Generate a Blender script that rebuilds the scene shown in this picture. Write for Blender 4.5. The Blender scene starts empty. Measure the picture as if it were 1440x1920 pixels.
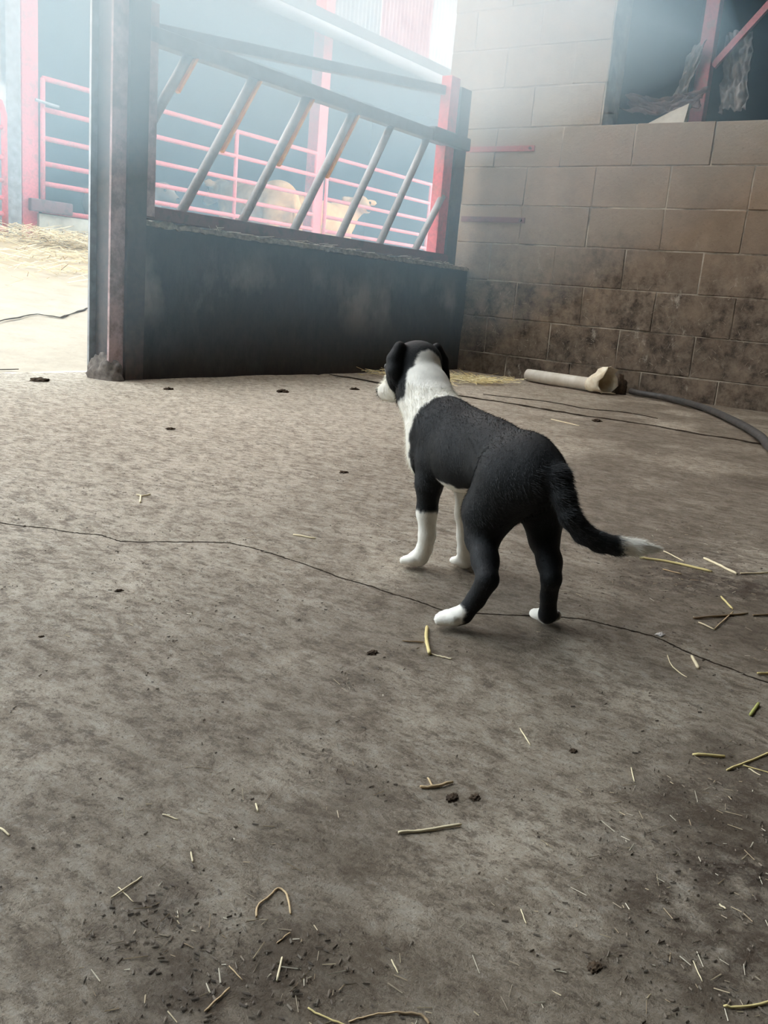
import bpy, bmesh, math, random
import numpy as np
from mathutils import Vector, Matrix, noise as mnoise
random.seed(7); RNG = np.random.default_rng(7)
SC = bpy.context.scene; COL = SC.collection

# ------------------------------------------------------------------ camera
CAM_Z = 0.43
def make_camera():
    f, p, r, h = 1695.0, math.radians(13.43), math.radians(5.01), math.radians(34.66)
    fw = Vector((math.cos(h)*math.cos(p), math.sin(h)*math.cos(p), -math.sin(p)))
    rt = Vector((math.sin(h), -math.cos(h), 0)); up = rt.cross(fw)
    r2 = rt*math.cos(r) + up*math.sin(r); u2 = up*math.cos(r) - rt*math.sin(r)
    cd = bpy.data.cameras.new('camera'); c = bpy.data.objects.new('camera', cd); COL.objects.link(c)
    cd.sensor_fit = 'VERTICAL'; cd.sensor_height = 36.0; cd.lens = f*36.0/1920.0
    cd.clip_start = 0.02; cd.clip_end = 300
    m = Matrix((r2, u2, -fw)).transposed().to_4x4(); m.translation = (0, 0, CAM_Z)
    c.matrix_world = m; SC.camera = c
make_camera()

# ------------------------------------------------------------------ overcast sky, exposure
W = bpy.data.worlds.new('overcast_sky'); SC.world = W; W.use_nodes = True
bg = W.node_tree.nodes['Background']; bg.inputs[0].default_value = (0.81, 0.92, 1.0, 1); bg.inputs[1].default_value = 1.6
vs = SC.view_settings; vs.view_transform = 'Standard'; vs.look = 'None'; vs.gamma = 1.0; vs.use_curve_mapping = False
vs.exposure = 1.9
SC.cycles.max_bounces = 8; SC.cycles.diffuse_bounces = 5; SC.cycles.volume_bounces = 1
GLARE_DENSITY = 0.30

# ------------------------------------------------------------------ materials
def srgb(r, g, b):
    f = lambda c: (c/255/12.92) if c/255 <= .04045 else ((c/255+.055)/1.055)**2.4
    return (f(r), f(g), f(b), 1)
class NT:
    def __init__(s, name):
        s.m = bpy.data.materials.new(name); s.m.use_nodes = True; s.t = s.m.node_tree
        s.b = s.t.nodes['Principled BSDF']; s.co = None
    def n(s, kind, **kw):
        x = s.t.nodes.new(kind)
        for k, v in kw.items(): setattr(x, k, v)
        return x
    def l(s, a, b): s.t.links.new(a, b)
    def coord(s, which='Object'):
        tc = s.n('ShaderNodeTexCoord'); return tc.outputs[which]
    def pos(s):
        return s.n('ShaderNodeNewGeometry').outputs['Position']
    def noise(s, vec, scale, detail=6, rough=.6, stretch=None, dist=0.0):
        if stretch:
            mp = s.n('ShaderNodeMapping'); mp.inputs['Scale'].default_value = stretch; s.l(vec, mp.inputs[0]); vec = mp.outputs[0]
        x = s.n('ShaderNodeTexNoise'); x.inputs['Scale'].default_value = scale; x.inputs['Detail'].default_value = detail
        x.inputs['Roughness'].default_value = rough; x.inputs['Distortion'].default_value = dist; s.l(vec, x.inputs['Vector']); return x.outputs[0]
    def ramp(s, v, a, b, lo=0.0, hi=1.0):
        x = s.n('ShaderNodeMapRange'); x.inputs[1].default_value = a; x.inputs[2].default_value = b
        x.inputs[3].default_value = lo; x.inputs[4].default_value = hi; s.l(v, x.inputs[0]); return x.outputs[0]
    def mix(s, fac, a, b, mode='MIX'):
        x = s.n('ShaderNodeMix', data_type='RGBA', blend_type=mode)
        for sock, v in ((x.inputs[0], fac), (x.inputs[6], a), (x.inputs[7], b)):
            if hasattr(v, 'links'): s.l(v, sock)
            else: sock.default_value = v
        return x.outputs[2]
    def math(s, op, a, b):
        x = s.n('ShaderNodeMath', operation=op)
        for sock, v in ((x.inputs[0], a), (x.inputs[1], b)):
            if hasattr(v, 'links'): s.l(v, sock)
            else: sock.default_value = v
        return x.outputs[0]
    def sep(s, v):
        x = s.n('ShaderNodeSeparateXYZ'); s.l(v, x.inputs[0]); return x.outputs
    def attr(s, name):
        return s.n('ShaderNodeAttribute', attribute_name=name).outputs
    def col(s, v): 
        if hasattr(v, 'links'): s.l(v, s.b.inputs['Base Color'])
        else: s.b.inputs['Base Color'].default_value = v
    def rough(s, v):
        if hasattr(v, 'links'): s.l(v, s.b.inputs['Roughness'])
        else: s.b.inputs['Roughness'].default_value = v
    def bump(s, h, strength=.4, dist=.01):
        x = s.n('ShaderNodeBump'); x.inputs['Strength'].default_value = strength; x.inputs['Distance'].default_value = dist
        s.l(h, x.inputs['Height']); s.l(x.outputs[0], s.b.inputs['Normal'])
    def spec(s, v): s.b.inputs['Specular IOR Level'].default_value = v

M = {}
def simple(name, c1, c2, scale=20, rough=.7, spec=.3, bump=.15, metal=0.0, detail=5):
    k = NT(name); p = k.pos(); n = k.noise(p, scale, detail)
    k.col(k.mix(k.ramp(n, .35, .65), c1, c2)); k.rough(rough); k.spec(spec); k.b.inputs['Metallic'].default_value = metal
    if bump: k.bump(n, bump, .004)
    M[name] = k.m; return k.m
def worn(name, paint, wear, scale=14, lo=.52, hi=.62, rough=.6, vert=None):
    k = NT(name); p = k.pos(); n = k.noise(p, scale, 8, .65); n2 = k.noise(p, scale*5, 4)
    c = k.mix(k.ramp(n, lo, hi), paint, wear); c = k.mix(k.ramp(n2, .4, .75, 0, .35), c, (.05, .045, .04, 1))
    k.col(c); k.rough(rough); k.spec(.3); k.bump(n2, .15, .003); M[name] = k.m; return k.m

def mat_floor():
    k = NT('dirty_concrete'); p = k.pos()
    big = k.noise(p, 1.1, 4); mid = k.noise(p, 16, 10, .8, stretch=(1.0, .55, 1), dist=.3); fine = k.noise(p, 75, 8, .8, stretch=(1.0, .6, 1)); grit = k.noise(p, 300, 4, .7)
    flake = k.noise(p, 38, 6, .7, stretch=(1.0, .6, 1), dist=.6)
    c = k.mix(k.ramp(big, .3, .7), srgb(192, 177, 156), srgb(178, 163, 142))
    c = k.mix(k.ramp(mid, .46, .62, 0, .45), c, srgb(128, 113, 95))
    c = k.mix(k.ramp(flake, .51, .62, 0, .65), c, srgb(112, 97, 80))
    c = k.mix(k.ramp(flake, .47, .36, 0, .5), c, srgb(206, 195, 178))
    c = k.mix(k.ramp(fine, .51, .60, 0, .75), c, srgb(92, 78, 64))
    c = k.mix(k.ramp(fine, .47, .38, 0, .6), c, srgb(212, 202, 186))
    c = k.mix(k.ramp(grit, .57, .66, 0, .75), c, srgb(66, 56, 47))
    c = k.mix(k.ramp(grit, .42, .33, 0, .5), c, srgb(216, 206, 190))
    a = k.attr('stain_shade'); s = k.sep(a[1])
    st = k.math('MULTIPLY', s[0], k.ramp(k.noise(p, 26, 8, .75), .30, .52))
    c = k.mix(k.math('MULTIPLY', st, k.ramp(k.noise(p, 45, 8, .8), .36, .54, .6, 1)), c, srgb(60, 45, 32))
    c = k.mix(k.math('MULTIPLY', s[1], k.ramp(mid, .25, .75, .55, 1)), c, srgb(88, 74, 57))  # soil tone with near-floor shade painted in
    k.col(c); k.rough(k.ramp(mid, .3, .7, .55, .8)); k.spec(.35)
    h = k.math('ADD', k.math('MULTIPLY', fine, .7), k.math('MULTIPLY', grit, .3)); k.bump(k.math('ADD', h, k.math('MULTIPLY', flake, .8)), .8, .008); M['floor'] = k.m
mat_floor()
def mat_yard():
    k = NT('yard_concrete'); p = k.pos(); mid = k.noise(p, 5, 8, .7, stretch=(1, 1.4, 1)); fine = k.noise(p, 40, 6, .7)
    c = k.mix(k.ramp(mid, .4, .7), srgb(174, 160, 140), srgb(156, 142, 122)); c = k.mix(k.ramp(fine, .55, .75, 0, .6), c, srgb(140, 126, 106))
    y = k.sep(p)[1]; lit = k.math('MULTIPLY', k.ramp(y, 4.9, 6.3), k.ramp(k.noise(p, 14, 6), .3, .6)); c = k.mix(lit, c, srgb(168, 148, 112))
    k.col(c); k.rough(.75); k.bump(fine, .3, .01); M['yard'] = k.m
mat_yard()
def mat_block():
    k = NT('grimy_block'); p = k.pos(); z = k.sep(p)[2]; y = k.sep(p)[1]
    n1 = k.noise(p, 3.2, 7, .65); n2 = k.noise(p, 16, 9, .75); n3 = k.noise(p, 70, 6, .7)
    oi = k.n('ShaderNodeObjectInfo').outputs['Random']
    clean = k.mix(k.ramp(n1, .35, .65), srgb(152, 134, 115), srgb(126, 110, 93)); clean = k.mix(k.ramp(oi, 0, 1, 0, .35), clean, srgb(106, 95, 84))
    pale = k.mix(k.ramp(n2, .35, .7), srgb(160, 150, 134), srgb(138, 128, 112))
    h = k.math('ADD', z, k.math('MULTIPLY', k.math('SUBTRACT', n1, .5), .9))
    c = k.mix(k.ramp(h, 1.25, 1.7), clean, pale)
    muck = k.mix(k.ramp(n2, .38, .62), srgb(56, 48, 42), srgb(118, 106, 92))
    d = k.math('MULTIPLY', k.ramp(h, 1.0, .50), k.ramp(k.noise(p, 7, 8, .7), .36, .56, .25, 1)); c = k.mix(d, c, muck)
    c = k.mix(k.ramp(n3, .58, .75, 0, .55), c, srgb(72, 62, 52))
    spl = k.noise(p, 5.5, 10, .8, stretch=(1, 1.3, .7)); c = k.mix(k.math('MULTIPLY', k.ramp(spl, .60, .66, 0, .55), k.ramp(z, .95, .5)), c, srgb(186, 178, 164))
    k.col(c); k.rough(.9); k.spec(.2); k.bump(k.math('ADD', n2, k.math('MULTIPLY', n3, .4)), .5, .012); M['block'] = k.m
mat_block()
def mat_barrier_wall():
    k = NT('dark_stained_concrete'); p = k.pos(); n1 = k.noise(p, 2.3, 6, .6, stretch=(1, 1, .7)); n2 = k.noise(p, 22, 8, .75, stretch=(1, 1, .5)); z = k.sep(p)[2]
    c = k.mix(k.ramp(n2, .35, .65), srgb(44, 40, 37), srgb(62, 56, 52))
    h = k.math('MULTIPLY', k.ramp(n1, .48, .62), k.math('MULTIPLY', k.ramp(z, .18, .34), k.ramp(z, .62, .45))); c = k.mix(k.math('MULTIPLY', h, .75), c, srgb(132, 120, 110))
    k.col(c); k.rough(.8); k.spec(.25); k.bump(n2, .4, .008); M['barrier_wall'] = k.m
mat_barrier_wall()
simple('crumbled_mortar', srgb(150, 138, 122), srgb(96, 86, 74), 40, .95, .2, .5)
simple('mortar', srgb(186, 176, 160), srgb(84, 76, 66), 5, .95, .1, .4)
simple('foot', srgb(112, 102, 94), srgb(78, 70, 64), 40, .95, .2, .6)
simple('crack_dirt', srgb(44, 36, 30), srgb(62, 52, 42), 60, .95, .1, .4)
worn('red_paint', srgb(208, 104, 108), srgb(184, 108, 104), 10)
worn('red_dull', srgb(104, 68, 66), srgb(80, 60, 54), 14)
worn('red_faded', srgb(160, 92, 92), srgb(140, 104, 98), 14)
worn('column_paint', srgb(168, 138, 134), srgb(128, 104, 98), 12, .45, .6)
simple('dark_steel', srgb(58, 52, 50), srgb(78, 66, 60), 25, .6, .4, .2)
simple('weathered_steel', srgb(112, 110, 110), srgb(90, 86, 84), 20, .5, .4, .2)
simple('galv', srgb(150, 150, 150), srgb(120, 116, 112), 18, .45, .5, .1, .5)
worn('bar_tube', srgb(150, 144, 140), srgb(128, 104, 84), 7, .58, .68, .45)
simple('rust', srgb(230, 140, 60), srgb(246, 176, 92), 30, .8, .2, .2)
simple('shed_dark', srgb(60, 57, 53), srgb(46, 43, 40), 3, .9, .1, .1)
simple('shed_straw', srgb(120, 102, 70), srgb(84, 68, 44), 12, .95, .1, .3)
simple('roof_sheet', srgb(84, 90, 92), srgb(66, 70, 72), 4, .7, .3, .1)
simple('sheet_pale', srgb(122, 128, 132), srgb(104, 112, 118), 3, .6, .3, .05)
simple('sheet_pink', srgb(126, 86, 94), srgb(150, 122, 126), 2.2, .7, .2, .05)
simple('sheet_white', srgb(146, 158, 162), srgb(134, 146, 152), 3, .6, .3, .05)
simple('ceiling_sheet', srgb(120, 116, 108), srgb(96, 92, 86), 3, .9, .1, .1)
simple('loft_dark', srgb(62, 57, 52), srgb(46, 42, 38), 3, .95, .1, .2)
simple('sacking', srgb(128, 108, 104), srgb(92, 78, 74), 12, .9, .1, .4)
simple('board_pale', srgb(184, 180, 166), srgb(160, 154, 140), 8, .8, .2, .1)
simple('film', srgb(150, 140, 132), srgb(104, 96, 90), 9, .35, .5, .2)
simple('white_tube', srgb(222, 214, 200), srgb(200, 190, 172), 12, .7, .3, .15)
simple('torn_card', srgb(240, 230, 206), srgb(216, 198, 168), 22, .85, .2, .3)
simple('hose', srgb(58, 56, 54), srgb(78, 74, 70), 30, .55, .4, .1)
simple('clod', srgb(84, 70, 56), srgb(58, 48, 40), 60, .95, .1, .5)
simple('white_lump', srgb(224, 218, 212), srgb(196, 188, 178), 90, .9, .2, .4)
simple('calf_tan', srgb(230, 184, 126), srgb(206, 156, 98), 9, .9, .1, .2)
simple('calf_grey', srgb(136, 118, 100), srgb(112, 96, 80), 9, .9, .1, .2)
simple('dark_wet', srgb(22, 20, 20), srgb(30, 28, 28), 30, .25, .5, .0)
def mat_vcol(name, rough=.8, bump=0, scale=200):
    k = NT(name); a = k.attr('tint'); k.col(a[0]); k.rough(rough); k.spec(.25)
    if bump: k.bump(k.noise(k.pos(), scale, 5, .7, ), bump, .002)
    M[name] = k.m; return k.m
mat_vcol('straw_tint', .7)
mat_vcol('fur', .62, .5, 260); 

# ------------------------------------------------------------------ mesh helpers
class MB:
    def __init__(s): s.v = []; s.f = []
    def add(s, vs, fs):
        o = len(s.v); s.v += [tuple(v) for v in vs]; s.f += [tuple(i+o for i in f) for f in fs]; return s
    def box(s, a, b):
        x0, y0, z0 = a; x1, y1, z1 = b
        return s.add([(x0,y0,z0),(x1,y0,z0),(x1,y1,z0),(x0,y1,z0),(x0,y0,z1),(x1,y0,z1),(x1,y1,z1),(x0,y1,z1)],
              [(0,3,2,1),(4,5,6,7),(0,1,5,4),(1,2,6,5),(2,3,7,6),(3,0,4,7)])
    def tube(s, pts, rad, n=10, cap=True):
        pts = [Vector(p) for p in pts]; rad = rad if isinstance(rad, (list, tuple)) else [rad]*len(pts)
        t0 = (pts[1]-pts[0]).normalized(); ref = Vector((0,0,1)) if abs(t0.z) < .9 else Vector((1,0,0)); a = t0.cross(ref).normalized()
        vs, fs = [], []
        for i, p in enumerate(pts):
            t = (pts[min(i+1, len(pts)-1)]-pts[max(i-1, 0)]).normalized(); a = (a - t*a.dot(t)).normalized(); b = t.cross(a)
            for k in range(n):
                w = 2*math.pi*k/n; vs.append(p + (a*math.cos(w)+b*math.sin(w))*rad[i])
        for i in range(len(pts)-1):
            for k in range(n): fs.append((i*n+k, i*n+(k+1) % n, (i+1)*n+(k+1) % n, (i+1)*n+k))
        if cap: fs += [tuple(range(n-1, -1, -1)), tuple(range((len(pts)-1)*n, len(pts)*n))]
        return s.add(vs, fs)
    def bar(s, p, q, w, d, ref=(0,1,0)):          # rectangular bar, w across, d along ref
        p, q = Vector(p), Vector(q); t = (q-p).normalized(); r = Vector(ref); r = (r-t*r.dot(t)).normalized(); a = t.cross(r)
        vs = [c + a*(w/2*i) + r*(d/2*j) for c in (p, q) for i, j in ((-1,-1),(1,-1),(1,1),(-1,1))]
        return s.add(vs, [(3,2,1,0),(4,5,6,7),(0,1,5,4),(1,2,6,5),(2,3,7,6),(3,0,4,7)])
    def mesh(s, name):
        m = bpy.data.meshes.new(name); m.from_pydata(s.v, [], s.f); m.update()
        bm = bmesh.new(); bm.from_mesh(m); bmesh.ops.recalc_face_normals(bm, faces=bm.faces); bm.to_mesh(m); bm.free(); return m
    def build(s, name, mat, parent=None, smooth=False, bevel=0):
        return link(name, s.mesh(name), mat, parent, smooth, bevel)
def link(name, me, mat, parent=None, smooth=False, bevel=0):
    o = bpy.data.objects.new(name, me); COL.objects.link(o)
    if mat and not me.materials: me.materials.append(M[mat])
    if parent: o.parent = parent; o.matrix_parent_inverse = Matrix.Translation(parent.location).inverted() @ Matrix.Identity(4) if not parent.rotation_euler.z else parent_inv(parent)
    if smooth: me.polygons.foreach_set('use_smooth', [True]*len(me.polygons))
    if bevel:
        b = o.modifiers.new('bevel', 'BEVEL'); b.width = bevel; b.segments = 2; b.limit_method = 'ANGLE'
    return o
def parent_inv(p):
    return (Matrix.Translation(p.location) @ p.rotation_euler.to_matrix().to_4x4()).inverted()
def empty(name, loc, label, cat, group=None):
    o = bpy.data.objects.new(name, None); COL.objects.link(o); o.location = loc; o.empty_display_size = .1
    return tag(o, label, cat, group)
def tag(o, label, cat=None, group=None, kind=None):
    o['label'] = label
    if cat: o['category'] = cat
    if group: o['group'] = group
    if kind: o['kind'] = kind
    return o
def struct(o, label=None):
    o['kind'] = 'structure'
    if label: o['label'] = label
    return o
def np_mesh(name, V, Fq):
    m = bpy.data.meshes.new(name); V = np.asarray(V, np.float32); Fq = np.asarray(Fq, np.int32); k = Fq.shape[1]
    m.vertices.add(len(V)); m.vertices.foreach_set('co', V.ravel()); m.loops.add(Fq.size); m.loops.foreach_set('vertex_index', Fq.ravel())
    m.polygons.add(len(Fq)); m.polygons.foreach_set('loop_start', np.arange(0, Fq.size, k, dtype=np.int32)); m.polygons.foreach_set('loop_total', np.full(len(Fq), k, np.int32))
    m.update(calc_edges=True); m.validate(); return m
def set_tint(me, C, name='tint'):
    a = me.color_attributes.new(name, 'FLOAT_COLOR', 'POINT'); C = np.asarray(C, np.float32)
    if C.shape[1] == 3: C = np.concatenate([C, np.ones((len(C), 1), np.float32)], 1)
    a.data.foreach_set('color', C.ravel())
def vnoise(x, y, seed=0):                          # cheap vectorised value noise
    xi, yi = np.floor(x).astype(np.int64), np.floor(y).astype(np.int64); fx, fy = x-xi, y-yi; fx, fy = fx*fx*(3-2*fx), fy*fy*(3-2*fy)
    def hsh(a, b):
        n = (a*374761393 + b*668265263 + seed*974711) & 0x7fffffff; n = ((n ^ (n >> 13))*1274126177) & 0x7fffffff; return ((n ^ (n >> 16)) & 0xffff)/65535.0
    return (hsh(xi, yi)*(1-fx)+hsh(xi+1, yi)*fx)*(1-fy) + (hsh(xi, yi+1)*(1-fx)+hsh(xi+1, yi+1)*fx)*fy
def fbm(x, y, o=4, seed=0): return sum(vnoise(x*2**i, y*2**i, seed+i)*.5**(i+1) for i in range(o))

# ================================================================== THE SETTING
XC, YB, YEND = 5.17, 3.09, 3.36        # block wall plane, feed barrier plane, end of the block wall
FLOOR_STAINS = [(.339,.353,.05,1),(.385,.431,.035,.9),(.407,.319,.045,1),(.402,.288,.04,.9),(.368,.320,.05,1),(.348,.415,.03,.7),(.36,.38,.04,.7),(1.50,.40,.10,.9),(1.566,.415,.16,1),(1.58,.328,.17,1),(1.453,.47,.07,.7),
    (1.35,.27,.09,.6),(.802,.178,.08,1),(.725,.119,.09,1),(.643,.149,.07,.9),(.623,.084,.08,1),(.698,.215,.05,.6),(.567,.094,.05,.9),(.847,.132,.09,1),(.559,.14,.04,.6),(.78,.11,.08,1),(.92,.16,.08,.8),(.70,.04,.09,1),(1.75,.45,.12,.6),(.792,.572,.035,.5),(.616,.423,.04,.5),(2.75,.6,.14,.7)]
def build_floor():
    xs = np.concatenate([np.arange(-4, 0, .12), np.arange(0, 2.6, .02), np.arange(2.6, XC+.121, .03)]); ys = np.concatenate([np.arange(-6, -.5, .15), np.arange(-.5, YB+.31, .02)])
    X, Y = np.meshgrid(xs, ys); Z = (fbm(X*3, Y*3)-.5)*.012 + (fbm(X*22, Y*22, 3, 5)-.5)*.005
    Z -= .006*np.exp(-((X-3.75+.02*(vnoise(Y*6, Y*0, 3)-.5))/.02)**2)
    nx, ny = len(xs), len(ys); I = np.arange(nx*ny).reshape(ny, nx)
    q = np.stack([I[:-1,:-1], I[:-1,1:], I[1:,1:], I[1:,:-1]], -1).reshape(-1, 4)
    me = np_mesh('floor', np.stack([X, Y, Z-.004], -1).reshape(-1, 3), q)
    st = np.zeros_like(X)
    for sx, sy, r, a in FLOOR_STAINS:
        w = .6+.8*fbm(X*14, Y*14, 3, 9); st = np.maximum(st, a*np.clip(1.25-np.hypot(X-sx, Y-sy)/r/w, 0, 1))
    soil_shade = .9*np.clip((fbm(X*5, Y*5, 3, 21)-.15)*3, 0, 1)*np.clip(1.5-(Y-.3*(X-.5))/.8, 0, 1)*.95  # soil that also paints in the camera operator's shadow and daylight falloff
    soil_shade = np.maximum(soil_shade, .8*np.clip((X-4.7)/.4, 0, 1)*np.clip(fbm(X*8, Y*8, 3, 2)*2-.4, 0, 1))
    set_tint(me, np.stack([st, soil_shade, st*0], -1).reshape(-1, 3), 'stain_shade')
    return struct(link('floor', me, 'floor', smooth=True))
FLOOR = build_floor()
from mathutils.bvhtree import BVHTree
FB = BVHTree.FromPolygons([v.co.copy() for v in FLOOR.data.vertices], [tuple(p.vertices) for p in FLOOR.data.polygons])
def floor_z(x, y):
    h = FB.ray_cast(Vector((x, y, 1)), Vector((0, 0, -1)))[0]
    return h.z if h else 0.0

def strip(pts, width, z=.0008, jit=.35, sub=6, seed=1, ground=True):          # a crack: thin ragged ribbon with a little depth
    rg = random.Random(seed); P = []
    for (a, b) in zip(pts[:-1], pts[1:]):
        for i in range(sub): t = i/sub; P.append((a[0]+(b[0]-a[0])*t + rg.uniform(-1, 1)*width*.5, a[1]+(b[1]-a[1])*t + rg.uniform(-1, 1)*width*.5))
    P.append(pts[-1]); mb = MB(); vs, fs = [], []
    for i, p in enumerate(P):
        a, b = P[max(i-1, 0)], P[min(i+1, len(P)-1)]; d = Vector((b[0]-a[0], b[1]-a[1], 0)); d = d.normalized() if d.length > 1e-6 else Vector((1,0,0)); n = Vector((-d.y, d.x, 0))
        w = width*.5*(1+rg.uniform(-jit, jit)*1.6)*(0.25 if i in (0, len(P)-1) else 1)
        gz = floor_z(p[0], p[1]) if ground else 0
        for s_ in (-1, 1): vs.append((p[0]+n.x*w*s_, p[1]+n.y*w*s_, gz+z)); 
        for s_ in (-1, 1): vs.append((p[0]+n.x*w*s_, p[1]+n.y*w*s_, gz+z-.003))
    for i in range(len(P)-1):
        o = i*4; fs += [(o, o+4, o+5, o+1), (o, o+2, o+6, o+4), (o+1, o+5, o+7, o+3)]
    return mb.add(vs, fs)
crackA = [(.70,1.62),(.856,1.389),(.909,1.286),(.948,1.236),(.946,1.184),(1.082,1.065),(1.088,1.008),(1.09,.891),(1.081,.776),(1.08,.695),(1.077,.627)]
crackB = [(1.077,.627),(1.1,.587),(1.154,.52),(1.2,.457),(1.211,.404),(1.212,.358),(1.191,.299),(1.164,.222),(1.15,.1)]
strip(crackA, .0024, seed=3, sub=14).build('crack', 'crack_dirt', FLOOR); strip(crackB, .0022, seed=5, sub=14).build('crack', 'crack_dirt', FLOOR)
strip([(3.80,3.05),(3.77,2.69),(3.757,2.19),(3.76,1.87),(3.74,1.48),(3.742,1.09),(3.69,.8),(3.69,.3),(3.7,-.5)], .014, .005, .5, 10, 8).build('floor_joint', 'crack_dirt', FLOOR)
strip([(3.95,2.2),(4.05,1.9),(4.0,1.7),(4.1,1.5),(4.06,1.35)], .01, .003, .6, 8, 9).build('crack', 'crack_dirt', FLOOR)

def yard_z(y): return 0.0 if y < 3.5 else min((y-3.5)*.185, .62)
def build_yard():
    xs = np.arange(-8, 22, .15); ys = np.concatenate([[YB+.29], np.arange(3.5, 7.6, .1), np.arange(7.6, 20, .4)])
    X, Y = np.meshgrid(xs, ys); Z = np.clip((Y-3.5)*.185, 0, .62) + (fbm(X*2, Y*2)-.5)*.02*(Y > 3.6) - .004
    nx, ny = len(xs), len(ys); I = np.arange(nx*ny).reshape(ny, nx); q = np.stack([I[:-1,:-1], I[:-1,1:], I[1:,1:], I[1:,:-1]], -1).reshape(-1, 4)
    return struct(link('yard_ground', np_mesh('yard_ground', np.stack([X, Y, Z], -1).reshape(-1, 3), q), 'yard', smooth=True), 'pale concrete yard rising towards the cattle shed')
YARD = build_yard()
def yard_crack(pts, w, sd):
    mb = strip(pts, w, 0, .4, 6, sd, False); mb.v = [(x, y, yard_z(y)+.006 + (z if z < -.001 else 0)) for x, y, z in mb.v]; mb.build('crack', 'crack_dirt', YARD)
yard_crack([(1.9,4.05),(2.62,4.24),(2.95,4.42),(3.06,4.36),(3.41,4.6),(3.9,4.7)], .010, 4)
yard_crack([(1.4,3.45),(1.9,3.40),(2.2,3.42)], .009, 6)

# ---- block wall on the right, every block its own piece
BH, BL, T = .2254, .443, .0045
def block_mesh(l, h, seed):
    rg = random.Random(seed); bm = bmesh.new(); bmesh.ops.create_cube(bm, size=1)
    for v in bm.verts: v.co = Vector((v.co.x*.05, v.co.y*l, v.co.z*h))
    bmesh.ops.bevel(bm, geom=list(bm.edges), offset=.004, segments=1, affect='EDGES')
    for v in bm.verts: v.co += Vector((rg.uniform(-.002, .002), rg.uniform(-.003, .003), rg.uniform(-.0028, .0028)))
    me = bpy.data.meshes.new('block'); bm.to_mesh(me); bm.free(); me.materials.append(M['block']); return me
FULL = [block_mesh(BL-T, BH-T, i) for i in range(7)]
def build_wall_right():
    mb = MB(); x0, x1 = XC+.0025, XC+.22
    mb.box((x0, -6, -.1), (x1, YEND-.004, 1.476)); mb.box((x0, 2.305, 1.476), (x1, YEND-.004, 4.3)); mb.box((x0, -6, 2.75), (x1, 2.305, 4.3)); mb.box((x0, -6, 1.476), (x1, -2.2, 2.75))
    w = struct(mb.build('wall_right', 'mortar')); z = 1.48; k = 0
    rows = [1.48 - BH*i for i in range(7)]; rg = random.Random(2)
    def row(ztop, h, ymax, ymin, phase):
        nonlocal k
        y = phase
        while y > ymax: y -= BL
        while y + BL < ymax + 1e-6: y += BL
        # y is the upper joint at or below ymax: make the end piece, then whole blocks
        spans = []
        if ymax - y > .03: spans.append((y, ymax))
        while y - BL > ymin: spans.append((y-BL, y)); y -= BL
        if y - ymin > .06: spans.append((ymin, y))
        for a, b in spans:
            l = b-a
            me = FULL[k % 7] if abs(l-BL) < .005 and abs(h-BH) < .01 else block_mesh(l-T, h-T, 50+k)
            o = link('block', me, None, w); k += 1
            o.location = (XC+.025 - rg.uniform(0, .004), (a+b)/2, ztop-h/2); o.rotation_euler = (rg.uniform(-.004, .004), 0, rg.uniform(-.006, .006))
    for i, zt in enumerate(rows):
        h = BH if zt-BH > -.01 else zt + .03
        row(zt, h, YEND, -1.2, (2.092, 2.30, 1.86, 2.05, 2.28, 2.02, 2.3)[i])
    for i in range(6): row(1.48+BH*(i+1), BH, YEND, 2.30, 2.30+.21*(i % 2)+.01)
    return w
WALL = build_wall_right()
# red steel straps bolted to the block wall
for za, yb_, ye in ((1.36, 3.20, 2.71), (.945, 3.17, 2.72)):
    e = empty('wall_strap', (XC-.004, yb_, za), 'flat red steel strap bolted to block wall, %s of the two' % ('upper' if za > 1.1 else 'lower'), 'strap', 'steel straps on the block wall')
    MB().box((XC-.010, ye, za-.016), (XC+.004, yb_, za+.016)).build('plate', 'red_faded' if za > 1.1 else 'red_dull', e)
    MB().tube([(XC-.022, ye+.025, za), (XC, ye+.025, za)], .009, 6).build('bolt', 'dark_steel', e)

# ---- room behind the opening in the block wall
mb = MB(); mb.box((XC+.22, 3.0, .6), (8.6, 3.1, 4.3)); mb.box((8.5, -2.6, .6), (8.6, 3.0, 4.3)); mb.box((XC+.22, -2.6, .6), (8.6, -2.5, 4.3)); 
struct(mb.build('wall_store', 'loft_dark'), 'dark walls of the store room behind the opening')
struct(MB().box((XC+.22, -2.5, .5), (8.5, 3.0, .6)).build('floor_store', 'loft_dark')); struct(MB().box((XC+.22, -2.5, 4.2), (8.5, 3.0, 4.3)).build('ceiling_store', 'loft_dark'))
e = empty('store_post', (5.6, 1.905, .6), 'faded red steel post with diagonal brace inside wall opening', 'post')
MB().box((5.565, 1.865, .6), (5.635, 1.945, 4.2)).build('post', 'red_faded', e, bevel=.004)
MB().bar((5.6, 1.86, 1.86), (5.6, 1.38, 2.42), .035, .03, (1,0,0)).build('brace', 'red_faded', e)
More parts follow.
